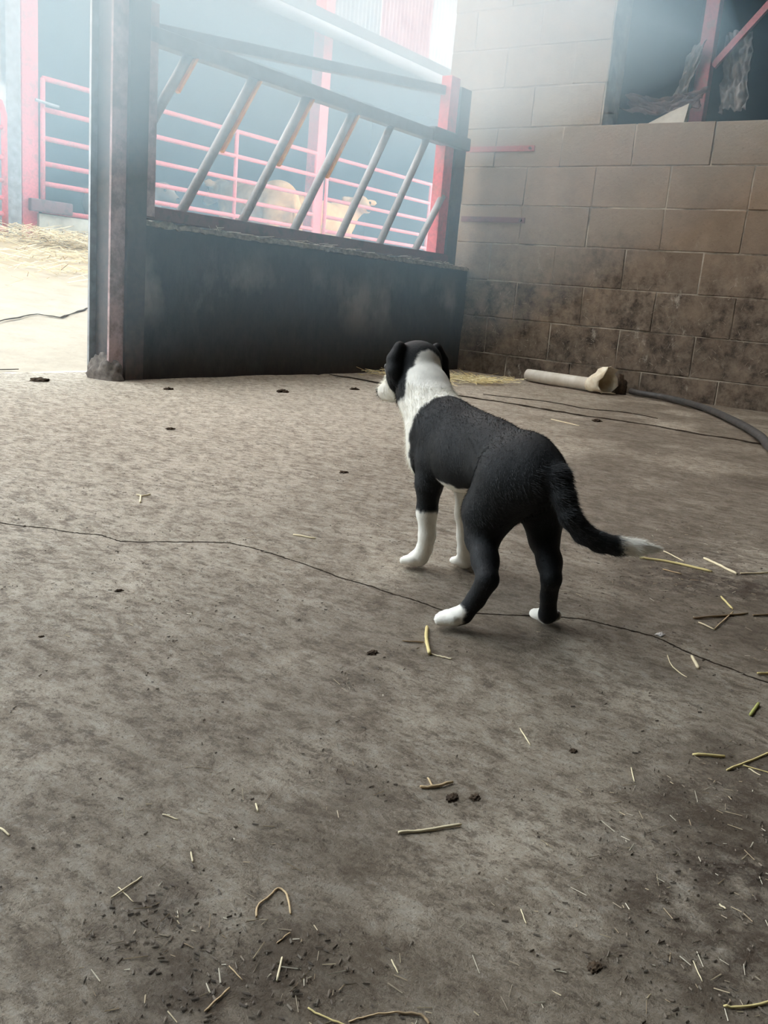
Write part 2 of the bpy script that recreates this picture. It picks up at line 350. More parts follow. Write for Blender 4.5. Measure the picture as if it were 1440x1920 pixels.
def crumple(name, mat, cen, size, axes, seed, amp, nu=26, nv=26, label='', cat='', drape=None, thick=.003):
    u, v = Vector(axes[0]).normalized(), Vector(axes[1]).normalized(); n = u.cross(v); vs, fs = [], []
    for j in range(nv+1):
        for i in range(nu+1):
            a, b = i/nu-.5, j/nv-.5; q = Vector((a*3.1+seed, b*3.1, seed*.7))
            d = mnoise.fractal(q*1.4, .8, 2.1, 4)*amp + abs(mnoise.noise(q*2.3))*amp*1.2
            edge = 1+.18*mnoise.noise(Vector((a*5, b*5, seed+9)))
            vs.append(Vector(cen)+u*(a*size[0]*edge)+v*(b*size[1]*edge)+n*d+Vector((0,0,drape(a, b) if drape else 0)))
    for j in range(nv):
        for i in range(nu): o = j*(nu+1)+i; fs.append((o, o+1, o+nu+2, o+nu+1))
    o = MB().add(vs, fs).build(name, mat, smooth=True); s_ = o.modifiers.new('t', 'SOLIDIFY'); s_.thickness = thick
    return tag(o, label, cat)
crumple('sacking', 'sacking', (5.44, 2.05, 1.63), (.44, .10), ((0,-1,0.02),(.25,0,1)), 3.1, .05, label='crumpled brown sacking heaped on the wall opening sill', cat='sacking', drape=lambda a, b: -.02*math.cos(a*6))
o = MB().add([(5.24,2.06,1.482),(5.24,1.855,1.482),(5.27,1.85,1.595),(5.27,1.95,1.555),(5.26,2.06,1.50),(5.28,2.06,1.482),(5.28,1.855,1.482),(5.31,1.85,1.595),(5.31,1.95,1.555),(5.30,2.06,1.50)],
   [(0,1,2,3,4),(9,8,7,6,5),(0,5,6,1),(1,6,7,2),(2,7,8,3),(3,8,9,4),(4,9,5,0)]).build('broken_board', 'board_pale'); tag(o, 'pale broken board leaning on the sill under the sacking', 'board')
crumple('plastic_sheet', 'film', (5.52, 1.975, 1.77), (.08, .40), ((0,-1,.25),(0,-.25,1)), 5.3, .04, 16, 34, 'torn grey plastic sheet hanging left of the red store post', 'sheet')
crumple('plastic_sheet', 'film', (5.72, 1.76, 1.84), (.16, .44), ((0,-1,0),(.1,.12,1)), 8.7, .05, 22, 34, 'torn grey plastic sheet hanging right of the red store post', 'sheet')

# ---- roof over the camera, beam over the doorway, far walls (unseen; roof cut short and left wall closed to shape the daylight)
EAVE = 4.3
struct(MB().box((-3.1, -6.1, EAVE), (5.6, 1.9, EAVE+.07)).build('ceiling', 'ceiling_sheet'))  # unseen front edge stops short so daylight reaches the doorway floor
struct(MB().box((-3.1, YB-.06, EAVE-.2), (XC, YB+.10, EAVE)).build('trim_1', 'dark_steel'), 'steel beam over the barn doorway')
struct(MB().box((-3.1, -6.1, -.1), (XC+.22, -6.0, EAVE)).build('wall_back', 'loft_dark')); struct(MB().box((-2.2, -6.0, -.1), (-2.1, YEND, EAVE)).build('wall_left_added', 'loft_dark'))  # unseen left wall added to keep daylight off the near floor

# ---- low solid wall under the feed barrier
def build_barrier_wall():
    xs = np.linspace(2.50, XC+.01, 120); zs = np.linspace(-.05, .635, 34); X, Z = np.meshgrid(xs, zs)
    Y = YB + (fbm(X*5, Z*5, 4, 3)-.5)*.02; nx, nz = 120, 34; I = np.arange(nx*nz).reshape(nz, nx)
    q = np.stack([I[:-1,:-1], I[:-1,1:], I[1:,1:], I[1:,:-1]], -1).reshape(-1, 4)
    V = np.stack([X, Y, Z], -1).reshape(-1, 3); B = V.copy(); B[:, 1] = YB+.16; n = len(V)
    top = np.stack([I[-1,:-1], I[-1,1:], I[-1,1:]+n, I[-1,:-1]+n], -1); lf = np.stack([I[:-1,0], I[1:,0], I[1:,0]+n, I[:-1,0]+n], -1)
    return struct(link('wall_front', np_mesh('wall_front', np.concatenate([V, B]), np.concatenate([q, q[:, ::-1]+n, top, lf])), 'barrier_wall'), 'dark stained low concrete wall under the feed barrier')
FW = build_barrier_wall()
vs, fs = [], []
for i in range(141):                                # crumbled mortar ledge along its top
    x = 2.53+i*(XC-2.53)/140; rr = mnoise.fractal(Vector((x*14, 3, 0)), .7, 2, 4); h = .646+.012*rr; out = .012+.016*abs(mnoise.noise(Vector((x*11, 7, 1))))
    vs += [(x, YB-out, .628-.012*abs(rr)), (x, YB-out*.7, h), (x, YB+.15, h+.004), (x, YB+.15, .62)]
for i in range(140):
    o = i*4; fs += [(o+j, o+4+j, o+4+(j+1) % 4, o+(j+1) % 4) for j in range(4)]
o = MB().add(vs, fs + [(0,1,2,3), (563,562,561,560)]).build('ledge', 'crumbled_mortar', FW); o['label'] = 'crumbled mortar ledge'

# ---- steel columns at the doorway
e = empty('steel_column', (2.40, 3.12, 0), 'rusty red steel I-beam column at the left end of the barrier', 'column')
MB().box((2.365, 3.05, 0), (2.435, 3.062, EAVE-.2)).build('flange', 'column_paint', e); MB().box((2.365, 3.178, 0), (2.435, 3.19, EAVE-.2)).build('flange', 'galv', e)
MB().box((2.396, 3.06, 0), (2.404, 3.18, EAVE-.2)).build('web', 'dark_steel', e)
def rubble(name, mat, cx, cy, rx, ry, h, parent, seed, amp=.22):
    bm = bmesh.new(); bmesh.ops.create_icosphere(bm, subdivisions=4, radius=1)
    for v in bm.verts:
        d = 1+amp*mnoise.fractal(v.co*2.2+Vector((seed, 0, 0)), .8, 2, 4); z = v.co.z
        v.co = Vector((cx+v.co.x*rx*d, cy+v.co.y*ry*d, max(-.02, z*h*d)))
    me = bpy.data.meshes.new(name); bm.to_mesh(me); bm.free(); return link(name, me, mat, parent, True)
rubble('concrete_foot', 'foot', 2.395, 3.11, .055, .095, .10, e, 4)
e = empty('channel_post', (2.48, 3.10, 0), 'dark steel channel post between column and low barrier wall', 'post')
MB().box((2.437, 3.035, 0), (2.528, 3.047, EAVE-.2)).build('web', 'dark_steel', e); MB().box((2.437, 3.047, 0), (2.447, 3.15, EAVE-.2)).build('flange', 'dark_steel', e); MB().box((2.518, 3.047, 0), (2.528, 3.15, EAVE-.2)).build('flange', 'dark_steel', e)

# ---- diagonal feed barrier
fb = empty('feed_barrier', (3.7, YB, .65), 'diagonal bar feed barrier on low dark wall, grey slanted bars', 'barrier')
MB().box((2.53, YB-.015, .652), (4.90, YB+.055, .705)).build('bottom_rail', 'red_dull', fb, bevel=.003)
MB().box((2.53, YB-.02, 1.315), (4.93, YB+.04, 1.378)).build('top_rail', 'weathered_steel', fb, bevel=.004)
MB().bar((2.56, YB+.06, 1.375), (4.90, YB+.06, 1.635), .05, .05).build('lintel_rail', 'weathered_steel', fb, bevel=.003)
MB().box((2.53, YB-.02, .66), (2.60, YB+.05, 1.46)).build('upright', 'column_paint', fb, bevel=.003)
MB().box((4.775, YB+.0, .66), (4.87, YB+.07, 1.70)).build('upright', 'red_paint', fb, bevel=.003)
MB().box((4.60, YB-.035, 1.318), (5.0, YB+.06, 1.392)).build('clamp', 'dark_steel', fb, bevel=.008)
MB().box((4.885, YB-.005, .65), (5.0, YB+.05, 1.66)).build('wall_channel', 'dark_steel', fb)
for i, (a, b) in enumerate((((2.600,1.035),(2.784,1.325)), ((2.765,.70),(3.164,1.32)), ((3.132,.70),(3.53,1.32)), ((3.491,.70),(3.891,1.32)), ((3.849,.70),(4.226,1.32)), ((4.206,.70),(4.585,1.32)), ((4.563,.70),(4.805,1.035)))):
    t = MB().tube([(a[0], YB+.01, a[1]), (b[0], YB+.01, b[1])], .021, 12).build('bar', 'bar_tube', fb, True)
    if i in (0, 1, 2, 3): MB().bar((a[0]+.036+(b[0]-a[0])*.45, YB+.0, a[1]+(b[1]-a[1])*.45), (b[0]+.036, YB+.0, b[1]), .012, .02).build('rust_edge', 'rust', t)

# ---- cattle shed across the yard
YG = 7.0
cs = empty('cattle_shed', (8, YG, .62), 'dim red-posted cattle shed across the yard', 'shed')
for x in (4.64, 8.30, 12.0, 15.6): MB().box((x-.075, YG+.02, .55), (x+.075, YG+.17, 3.55)).build('post', 'red_paint', cs, bevel=.004)
MB().add([(4.3,6.72,3.14),(17,6.72,3.14),(17,13.2,4.5),(4.3,13.2,4.5),(4.3,6.72,3.20),(17,6.72,3.20),(17,13.2,4.56),(4.3,13.2,4.56)], [(0,3,2,1),(4,5,6,7),(0,1,5,4),(1,2,6,5),(2,3,7,6),(3,0,4,7)]).build('roof', 'roof_sheet', cs)
MB().box((4.3, 6.66, 3.02), (17, 6.72, 3.22)).build('fascia', 'roof_sheet', cs); MB().tube([(4.3, 6.60, 3.02), (17, 6.60, 3.02)], .06, 10).build('gutter', 'sheet_pale', cs, True)
MB().box((4.3, 12.9, .5), (17, 13.0, 4.6)).build('back_wall', 'shed_dark', cs); MB().box((16.9, 7, .5), (17, 13, 4.6)).build('side_wall', 'shed_dark', cs); MB().box((4.3, 7.25, .5), (4.4, 13, 4.6)).build('side_wall', 'shed_dark', cs)
MB().box((4.4, 7.2, .60), (16.9, 12.9, .66)).build('straw_bed', 'shed_straw', cs)
def field_gate(x0, x1, label, stiles, rails, y=YG):
    g = empty('field_gate', ((x0+x1)/2, y, .7), label, 'gate', 'red gates of the cattle shed')
    for z in rails: MB().tube([(x0, y, z), (x1, y, z)], .021, 10).build('rail', 'red_paint', g, True)
    for x in stiles: MB().tube([(x, y, rails[-1]), (x, y, rails[0])], .021, 10).build('stile', 'red_paint', g, True)
    return g
RL = (1.900, 1.666, 1.444, 1.248, 1.09, .874)
g1 = field_gate(4.74, 8.19, 'red tubular gate in the cattle shed bay behind the column', (4.74, 6.95, 8.19), RL)
g2 = field_gate(8.40, 11.88, 'red tubular gate in the shed bay nearest the block wall', (8.40, 10.55, 11.88), RL)
MB().tube([(4.66, YG-.02, 1.72), (4.85, YG-.06, 1.70)], .012, 8).build('latch', 'galv', g1); MB().box((4.60, YG-.05, .86), (5.0, YG+.0, .96)).build('hinge_bracket', 'red_dull', g1, bevel=.01)
o = MB().box((4.7, YG-.01, .70), (8.2, YG+.02, .848)).build('kick_board', 'board_pale'); tag(o, 'weathered kick board under the gate behind the column', 'board', 'kick boards')
o = MB().box((8.4, YG-.01, .70), (11.9, YG+.02, .848)).build('kick_board', 'board_pale'); tag(o, 'weathered kick board under the gate nearest the block wall', 'board', 'kick boards')
def corrugated(name, mat, x0, x1, z0, z1, y, parent=None, pitch=.10, amp=.018, top=None):
    n = int((x1-x0)/pitch*6); vs, fs = [], []
    for i in range(n+1):
        x = x0+(x1-x0)*i/n; dy = amp*math.sin(2*math.pi*x/pitch); zt = top(x) if top else z1
        vs += [(x, y+dy, z0), (x, y+dy, zt)]
    for i in range(n): fs.append((i*2, i*2+2, i*2+3, i*2+1))
    o = MB().add(vs, fs).build(name, mat, parent, True); s_ = o.modifiers.new('t', 'SOLIDIFY'); s_.thickness = .004; return o
# left end of the shed: hanging sheet, galvanised stanchion, red hurdle
o = corrugated('cladding_sheet', 'sheet_pale', 2.2, 4.36, 1.78, 4.0, 7.02); tag(o, 'pale corrugated sheet hanging above the red hurdle', 'sheet')
o = MB().box((4.37, 6.93, .55), (4.50, 7.07, 4.0)).build('stanchion', 'galv', bevel=.005); tag(o, 'galvanised stanchion left of the cattle shed red post', 'post')
hd = empty('hurdle', (3.6, 6.88, .62), 'red tubular hurdle at the far left edge of the yard', 'hurdle')
MB().tube([(2.9, 6.88, 1.66), (4.2, 6.88, 1.66), (4.29, 6.88, 1.62), (4.32, 6.88, 1.54), (4.32, 6.88, .66)], .024, 10).build('frame', 'red_paint', hd, True)
for z in (1.44, 1.22, 1.05, .92, .80, .68): MB().tube([(2.9, 6.88, z), (4.32, 6.88, z)], .018, 8).build('rail', 'red_paint', hd, True)
o = corrugated('cladding_sheet', 'sheet_pale', 2.0, 4.36, .55, 1.7, 7.9); tag(o, 'pale corrugated sheet standing behind the red hurdle', 'sheet')
# pale tall building beyond the shed roof
tb = empty('farm_building', (19, 14.5, .62), 'tall pale farm building rising behind the cattle shed roof', 'building')
YT = 14.5; vg = lambda x: 6.48+(x-16.45)*.75
corrugated('cladding', 'sheet_pale', 15.6, 19.0, .6, 9, YT, tb, .15, .02, lambda x: min(vg(x), 10)); corrugated('cladding', 'sheet_pink', 19.0, 21.2, .6, 9, YT-.01, tb, .15, .02, lambda x: min(vg(x), 10)); corrugated('cladding', 'sheet_white', 21.2, 26.5, .6, 9, YT, tb, .15, .02, lambda x: 10)
MB().bar((15.3, YT-.05, vg(15.3)+.05), (21.0, YT-.05, vg(21.0)+.05), .12, .12).build('verge', 'roof_sheet', tb)

# ------------------------------------------------------------------ organic bodies: smooth-union distance field + surface nets
def sdf_mesh(prims, h, pad=.03, smooth=3):
    lo = np.min([np.minimum(np.array(p[1])-p[-2 if p[0] == 'e' else 3], 9) if False else prim_bounds(p)[0] for p in prims], 0)-pad
    hi = np.max([prim_bounds(p)[1] for p in prims], 0)+pad
    n = np.ceil((hi-lo)/h).astype(int)+1; D = np.full(n, .2, np.float32)
    ax = [lo[i]+h*np.arange(n[i]) for i in range(3)]
    for p in prims:
        a, b = prim_bounds(p); k = p[-1]; m = 3*k+3*h
        i0 = np.maximum(((a-m-lo)/h).astype(int), 0); i1 = np.minimum(np.ceil((b+m-lo)/h).astype(int)+1, n)
        sl = tuple(slice(i0[i], i1[i]) for i in range(3)); X, Y, Z = np.meshgrid(*[ax[i][sl[i]] for i in range(3)], indexing='ij'); Q = np.stack([X, Y, Z], -1)
        if p[0] == 'e':
            c, r, rot = np.array(p[1]), np.array(p[2]), p[3]; q = Q-c
            if rot is not None: q = q @ rot
            k0 = np.linalg.norm(q/r, axis=-1); k1 = np.linalg.norm(q/(r*r), axis=-1)+1e-9; d = k0*(k0-1)/k1
        else:
            A, B, r0, r1 = np.array(p[1]), np.array(p[2]), p[3], p[4]; ab = B-A; t = np.clip(((Q-A)@ab)/(ab@ab), 0, 1); d = np.linalg.norm(Q-A-t[..., None]*ab, axis=-1)-(r0+(r1-r0)*t)
        d0 = D[sl]; hh = np.clip(.5+.5*(d0-d)/k, 0, 1); D[sl] = d0*(1-hh)+d*hh-k*hh*(1-hh)
    ins = D < 0; c = [ins[i:n[0]-1+i, j:n[1]-1+j, l:n[2]-1+l] for i in (0, 1) for j in (0, 1) for l in (0, 1)]
    s = sum(x.astype(np.int8) for x in c); act = (s > 0) & (s < 8); idx = -np.ones(act.shape, np.int64); cells = np.argwhere(act); idx[act] = np.arange(len(cells))
    acc = np.zeros((len(cells), 3)); cnt = np.zeros(len(cells)); offs = [(i, j, l) for i in (0, 1) for j in (0, 1) for l in (0, 1)]
    for ia, A in enumerate(offs):
        for ib, B in enumerate(offs):
            if ib <= ia or sum(abs(x-y) for x, y in zip(A, B)) != 1: continue
            da = D[cells[:, 0]+A[0], cells[:, 1]+A[1], cells[:, 2]+A[2]]; db = D[cells[:, 0]+B[0], cells[:, 1]+B[1], cells[:, 2]+B[2]]; cr = (da < 0) != (db < 0)
            t = np.where(cr, da/np.where(cr, da-db, 1), 0); pt = np.array(A)+t[:, None]*(np.array(B)-np.array(A)); acc[cr] += pt[cr]; cnt[cr] += 1
    V = lo+h*(cells+acc/cnt[:, None]); F = []
    for axn in range(3):
        sl0 = [slice(None)]*3; sl1 = [slice(None)]*3; sl0[axn] = slice(0, -1); sl1[axn] = slice(1, None)
        e = np.argwhere(ins[tuple(sl0)] != ins[tuple(sl1)]); o1, o2 = [x for x in range(3) if x != axn]; ok = (e[:, o1] > 0) & (e[:, o2] > 0) & (e[:, o1] < n[o1]-1) & (e[:, o2] < n[o2]-1); e = e[ok]
        def cell(d1, d2): q = e.copy(); q[:, o1] -= d1; q[:, o2] -= d2; return idx[q[:, 0], q[:, 1], q[:, 2]]
        q = np.stack([cell(1, 1), cell(0, 1), cell(0, 0), cell(1, 0)], -1); fl = ins[e[:, 0], e[:, 1], e[:, 2]]; fl = ~fl if axn == 1 else fl
        q[~fl] = q[~fl][:, ::-1]; F.append(q)
    F = np.concatenate(F); F = F[(F >= 0).all(1)]
    for _ in range(smooth):
        S = np.zeros_like(V); N = np.zeros(len(V))
        for a in range(4): np.add.at(S, F[:, a], V[F[:, (a+1) % 4]]+V[F[:, (a-1) % 4]]); np.add.at(N, F[:, a], 2)
        V = V*.5+.5*S/np.maximum(N, 1)[:, None]
    return V, F
def prim_bounds(p):
    if p[0] == 'e': m = max(p[2]) if p[3] is not None else np.array(p[2]); return np.array(p[1])-m, np.array(p[1])+m
    A, B = np.array(p[1]), np.array(p[2]); r = max(p[3], p[4]); return np.minimum(A, B)-r, np.maximum(A, B)+r
def E(c, r, k=.012, rot=None): return ('e', c, r, rot, k)
def Cn(a, b, r0, r1, k=.01): return ('c', a, b, r0, r1, k)
def chain(pts, k=.01): return [Cn(a[:3], b[:3], a[3], b[3], k) for a, b in zip(pts[:-1], pts[1:])]
def frame(fwd, upv=(0, 0, 1)):
    f = np.array(fwd, float); f /= np.linalg.norm(f); r = np.cross(f, upv); r /= np.linalg.norm(r); u = np.cross(r, f); return np.stack([f, r, u], 1)

# ================================================================== THE DOG  (local axes: forward, right, up)
def build_dog():
    HS = np.array([.368, -.056, .318]); HF = np.array([.93, -.40, -.44]); R = frame(HF)      # head centre and facing
    def hp(f, r, u): return HS + R @ np.array([f, r, u])
    P = []
    P += [E((.003,.006,.216), (.070,.047,.055), .014), E((.095,-.001,.216), (.085,.047,.053), .03), E((.185,-.018,.208), (.082,.054,.062), .02)]
    P += [E((.225,-.033,.252), (.05,.032,.032), .02), E((.275,-.040,.196), (.045,.044,.055), .02), E((.15,-.012,.245), (.12,.03,.028), .02)]
    P += [E((.235,-.060,.196), (.038,.018,.048), .012), E((.240,.012,.196), (.038,.018,.048), .012)]
    P += [Cn((.245,-.035,.232), (.325,-.050,.285), .046, .040, .02), Cn((.325,-.050,.285), (.358,-.058,.308), .040, .037, .015), Cn((.29,-.045,.225), (.335,-.055,.27), .035, .032, .02)]
    # head
    P += [E(tuple(hp(0, 0, .004)), (.050,.043,.039), .01, R), E(tuple(hp(.02, 0, -.008)), (.042,.036,.030), .012, R), Cn(tuple(hp(.035,0,-.012)), tuple(hp(.088,0,-.018)), .023, .0165, .012), Cn(tuple(hp(.03,0,-.026)), tuple(hp(.076,0,-.030)), .015, .010, .006)]
    P += [E(tuple(hp(.035, -.024, .010)), (.014,.010,.010), .006, R), E(tuple(hp(.035, .024, .010)), (.014,.010,.010), .006, R)]
    for s in (-1, 1):   # drop ears
        a, b, c, d = hp(-.016, s*.040, .028), hp(-.010, s*.052, .008), hp(-.004, s*.052, -.020), hp(.0, s*.048, -.044)
        if s > 0: d = hp(-.006, s*.052, -.030); c = hp(-.010, s*.054, -.010)
        P += [Cn(tuple(a), tuple(b), .010, .012, .006), Cn(tuple(b), tuple(c), .012, .013, .004), Cn(tuple(c), tuple(d), .012, .007, .004)]
    # front legs
    def toes(a, b, w, r=.0078):
        a, b = np.array(a), np.array(b); d = b-a; sd_ = np.array([-d[1], d[0], 0]); sd_ /= np.linalg.norm(sd_)
        for q in (-1.45, -.5, .5, 1.45): P.append(Cn(tuple(a+sd_*w*q), tuple(b+sd_*w*q*1.15-d*.14*abs(q)), r, r*.9, .003))
    P += chain([(.232,-.053,.185,.028), (.228,-.056,.148,.021), (.235,-.053,.100,.0158), (.240,-.047,.060,.0138)], .01) + chain([(.240,-.047,.060,.0138), (.250,-.046,.035,.0130), (.258,-.050,.018,.0138), (.264,-.056,.013,.0135)], .006)
    toes((.262,-.055,.014), (.277,-.068,.0085), .0085)
    P += chain([(.236,.004,.185,.028), (.230,.008,.148,.021), (.234,.011,.100,.0152), (.240,.018,.060,.0136)], .01) + chain([(.240,.018,.060,.0136), (.246,.023,.033,.0128), (.251,.028,.017,.0138), (.257,.028,.013,.0135)], .006)
    toes((.256,.028,.014), (.274,.026,.0085), .0085)
    # hind legs: thigh, knee by the belly, hock pointing back, shank, paw
    P += chain([(.004,.028,.205,.042), (.022,.049,.150,.027), (.012,.050,.120,.0190), (-.020,.047,.098,.0150), (-.043,.042,.081,.0140)], .014)
    P += chain([(-.043,.042,.081,.0140), (-.030,.048,.052,.0116), (-.014,.058,.020,.0125), (.000,.063,.013,.0138)], .005)
    toes((-.002,.063,.014), (.017,.066,.009), .0088, .0082)
    P.append(Cn((.004,-.014,.205), (.030,-.029,.152), .040, .032, .030)); P += chain([(.004,-.014,.205,.044), (.030,-.029,.152,.034), (.026,-.036,.116,.0215), (-.010,-.042,.095,.0165), (-.041,-.048,.078,.0150)], .014)
    P += chain([(-.041,-.048,.078,.0150), (-.028,-.056,.046,.0128), (-.016,-.067,.020,.0125), (-.009,-.076,.014,.0138)], .005)
    toes((-.010,-.075,.014), (.004,-.094,.009), .0088, .0082)
    # tail
    P += chain([(-.030,.016,.235,.022), (-.058,.024,.222,.0175), (-.073,.030,.198,.0145), (-.084,.037,.176,.0135), (-.090,.055,.157,.0130), (-.095,.077,.147,.0125), (-.100,.101,.144,.0118), (-.105,.126,.144,.0100), (-.110,.149,.144,.005)], .008)
    V, F = sdf_mesh(P, .0032, smooth=2)
    n3 = np.array([mnoise.noise(Vector(v*70)) for v in V])*.006 + np.array([mnoise.noise(Vector(v*260)) for v in V])*.003
    s, r, u = V[:, 0], V[:, 1], V[:, 2]; sj, uj, rj = s+n3, u+n3, r+n3
    blk = np.array([.0055, .0062, .0068]); wht = np.array([.90, .86, .77])
    white = np.zeros(len(V), bool)
    white |= (sj > .258-.45*np.clip(u-.24, -.02, .06)) & (u > .15)
    white |= (sj > .262) & (u > .12) & (u <= .15)
    fr = s > .19
    white |= fr & (uj < .104) & (r < -.02); white |= fr & (uj < .150) & (r >= -.02)
    white |= (s > .10) & (s < .30) & (uj < .162) & (np.abs(r+.012) < .042) & ~((r < -.035) & (s > .2))
    white |= (u < .034) & (rj < -.071) & (s < .12); white |= (u < .026) & (sj > -.010) & (s < .12) & (r > 0)
    white |= (rj > .100) & (s < -.05) & (u > .1)
    L = (V-HS) @ R; hf, hr, hu = L[:, 0]+n3, L[:, 1], L[:, 2]
    inhead = (u > .245) & (s > .30)
    h0 = np.interp(hr, [-.06, -.045, -.03, -.012, .008, .022, .036, .06], [-.06, -.055, -.022, .0, .016, .012, -.008, -.03]); cap = inhead & (np.where(hf < .012, hu+n3 > h0, True)) & (hf < .046) & (np.hypot(hf, np.hypot(hr, hu)) < .078)
    earz = (np.abs(hr) > .040) & (hf > -.032) & (hf < .02) & (hu < .04) & (hu > -.06) & inhead
    white &= ~(cap | earz); white |= inhead & (hf >= .046)
    nose = (hf > .098) & (hu > -.022); white &= ~nose
    Cc = np.where(white[:, None], wht, blk); vel = 1+n3[:, None]*18; Cc = np.clip(Cc*vel, 0, 1)
    # soften the patch borders a little
    for _ in range(1):
        S = np.zeros_like(Cc); N = np.zeros(len(V))
        for a in range(4): np.add.at(S, F[:, a], Cc[F[:, (a+1) % 4]]); np.add.at(N, F[:, a], 1)
        Cc = Cc*.5+.5*S/np.maximum(N, 1)[:, None]
    dog = empty('dog', (1.084, .531, 0), 'black and white collie puppy standing on the concrete, seen from behind', 'dog')
    dog.rotation_euler = (0, 0, math.radians(49.5))
    flip = lambda A: np.stack([A[:, 0], -A[:, 1], A[:, 2]], -1)          # right -> -y
    F2 = F[:, ::-1]; me = np_mesh('body', flip(V), F2); set_tint(me, Cc); me.materials.append(M['fur'])
    o = bpy.data.objects.new('body', me); COL.objects.link(o); o.parent = dog; me.polygons.foreach_set('use_smooth', [True]*len(me.polygons))
    # short coat: tapered hairs lying back along the body
    me.update(); Nn = np.zeros(len(V)*3, np.float32); me.vertices.foreach_get('normal', Nn); Nn = Nn.reshape(-1, 3); VV = flip(V)
    tri = F2[RNG.integers(0, len(F2), 70000)]; w = RNG.dirichlet((1, 1, 1, 1), len(tri)); p0 = (VV[tri]*w[..., None]).sum(1); nn = Nn[tri[:, 0]]; cc = Cc[tri[:, 0]]
    keep = p0[:, 2] > .012; p0, nn, cc = p0[keep], nn[keep], cc[keep]; iswhite = cc[:, 0] > .3
    flow = np.tile(np.array([-.8, 0, -.6]), (len(p0), 1)); legs = p0[:, 2] < .14; flow[legs] = (-.15, 0, -1); tl = p0[:, 0] < -.06; flow[tl] = (-.3, -.85, -.2)
    flow -= nn*(flow*nn).sum(1, keepdims=True); flow /= np.linalg.norm(flow, axis=1, keepdims=True)+1e-6
    ruff = (p0[:, 0] > .24) & (p0[:, 2] > .14) & (p0[:, 2] < .31); leng = np.where(ruff, .011, np.where(legs, .0045, .0068))*RNG.uniform(.6, 1.2, len(p0)); leng = np.where(tl, .010, leng)
    leng = np.where((p0[:, 2] > .30) | (p0[:, 2] < .03), .0035, leng)
    rd = RNG.normal(size=p0.shape); d = flow*.85+nn*.33+rd*.14; d /= np.linalg.norm(d, axis=1, keepdims=True); side = np.cross(d, nn); side /= np.linalg.norm(side, axis=1, keepdims=True)+1e-6
    wd = .0004; b0 = p0-nn*.001; A = b0-side*wd; B = b0+side*wd; T_ = b0+d*leng[:, None]
    HV = np.stack([A, B, T_], 1).reshape(-1, 3); hm = np_mesh('coat', HV, np.arange(len(HV)).reshape(-1, 3)); set_tint(hm, np.repeat(np.clip(cc*RNG.uniform(.8, 1.25, (len(cc), 1))+np.where(iswhite, 0, np.where(RNG.uniform(size=len(cc)) < .35, .028, .003))[:, None], 0, 1), 3, 0)); hm.materials.append(M['fur'])  # some black hairs tinted greyer to imitate coat sheen
    c = bpy.data.objects.new('coat', hm); COL.objects.link(c); c.parent = dog; c['kind'] = 'stuff'; c['label'] = 'short black and white coat hairs'
    def lf(v): return (v[0], -v[1], v[2])
    for sd in (-1, 1):
        bm = bmesh.new(); bmesh.ops.create_uvsphere(bm, u_segments=14, v_segments=10, radius=.0068, matrix=Matrix.Translation(lf(hp(.043, sd*.0235, .013)))); em = bpy.data.meshes.new('eye'); bm.to_mesh(em); bm.free(); em.materials.append(M['dark_wet'])
        q = bpy.data.objects.new('eye', em); COL.objects.link(q); q.parent = dog
    bm = bmesh.new(); bmesh.ops.create_uvsphere(bm, u_segments=14, v_segments=10, radius=.0095); 
    for v in bm.verts: v.co = Vector(lf(hp(.102, v.co.x*1.1, -.010+v.co.y*.8))) + Vector(lf(R @ np.array([v.co.z, 0, 0])))
    em = bpy.data.meshes.new('nose'); bm.to_mesh(em); bm.free(); em.materials.append(M['dark_wet']); q = bpy.data.objects.new('nose', em); COL.objects.link(q); q.parent = dog
    return dog
DOG = build_dog()

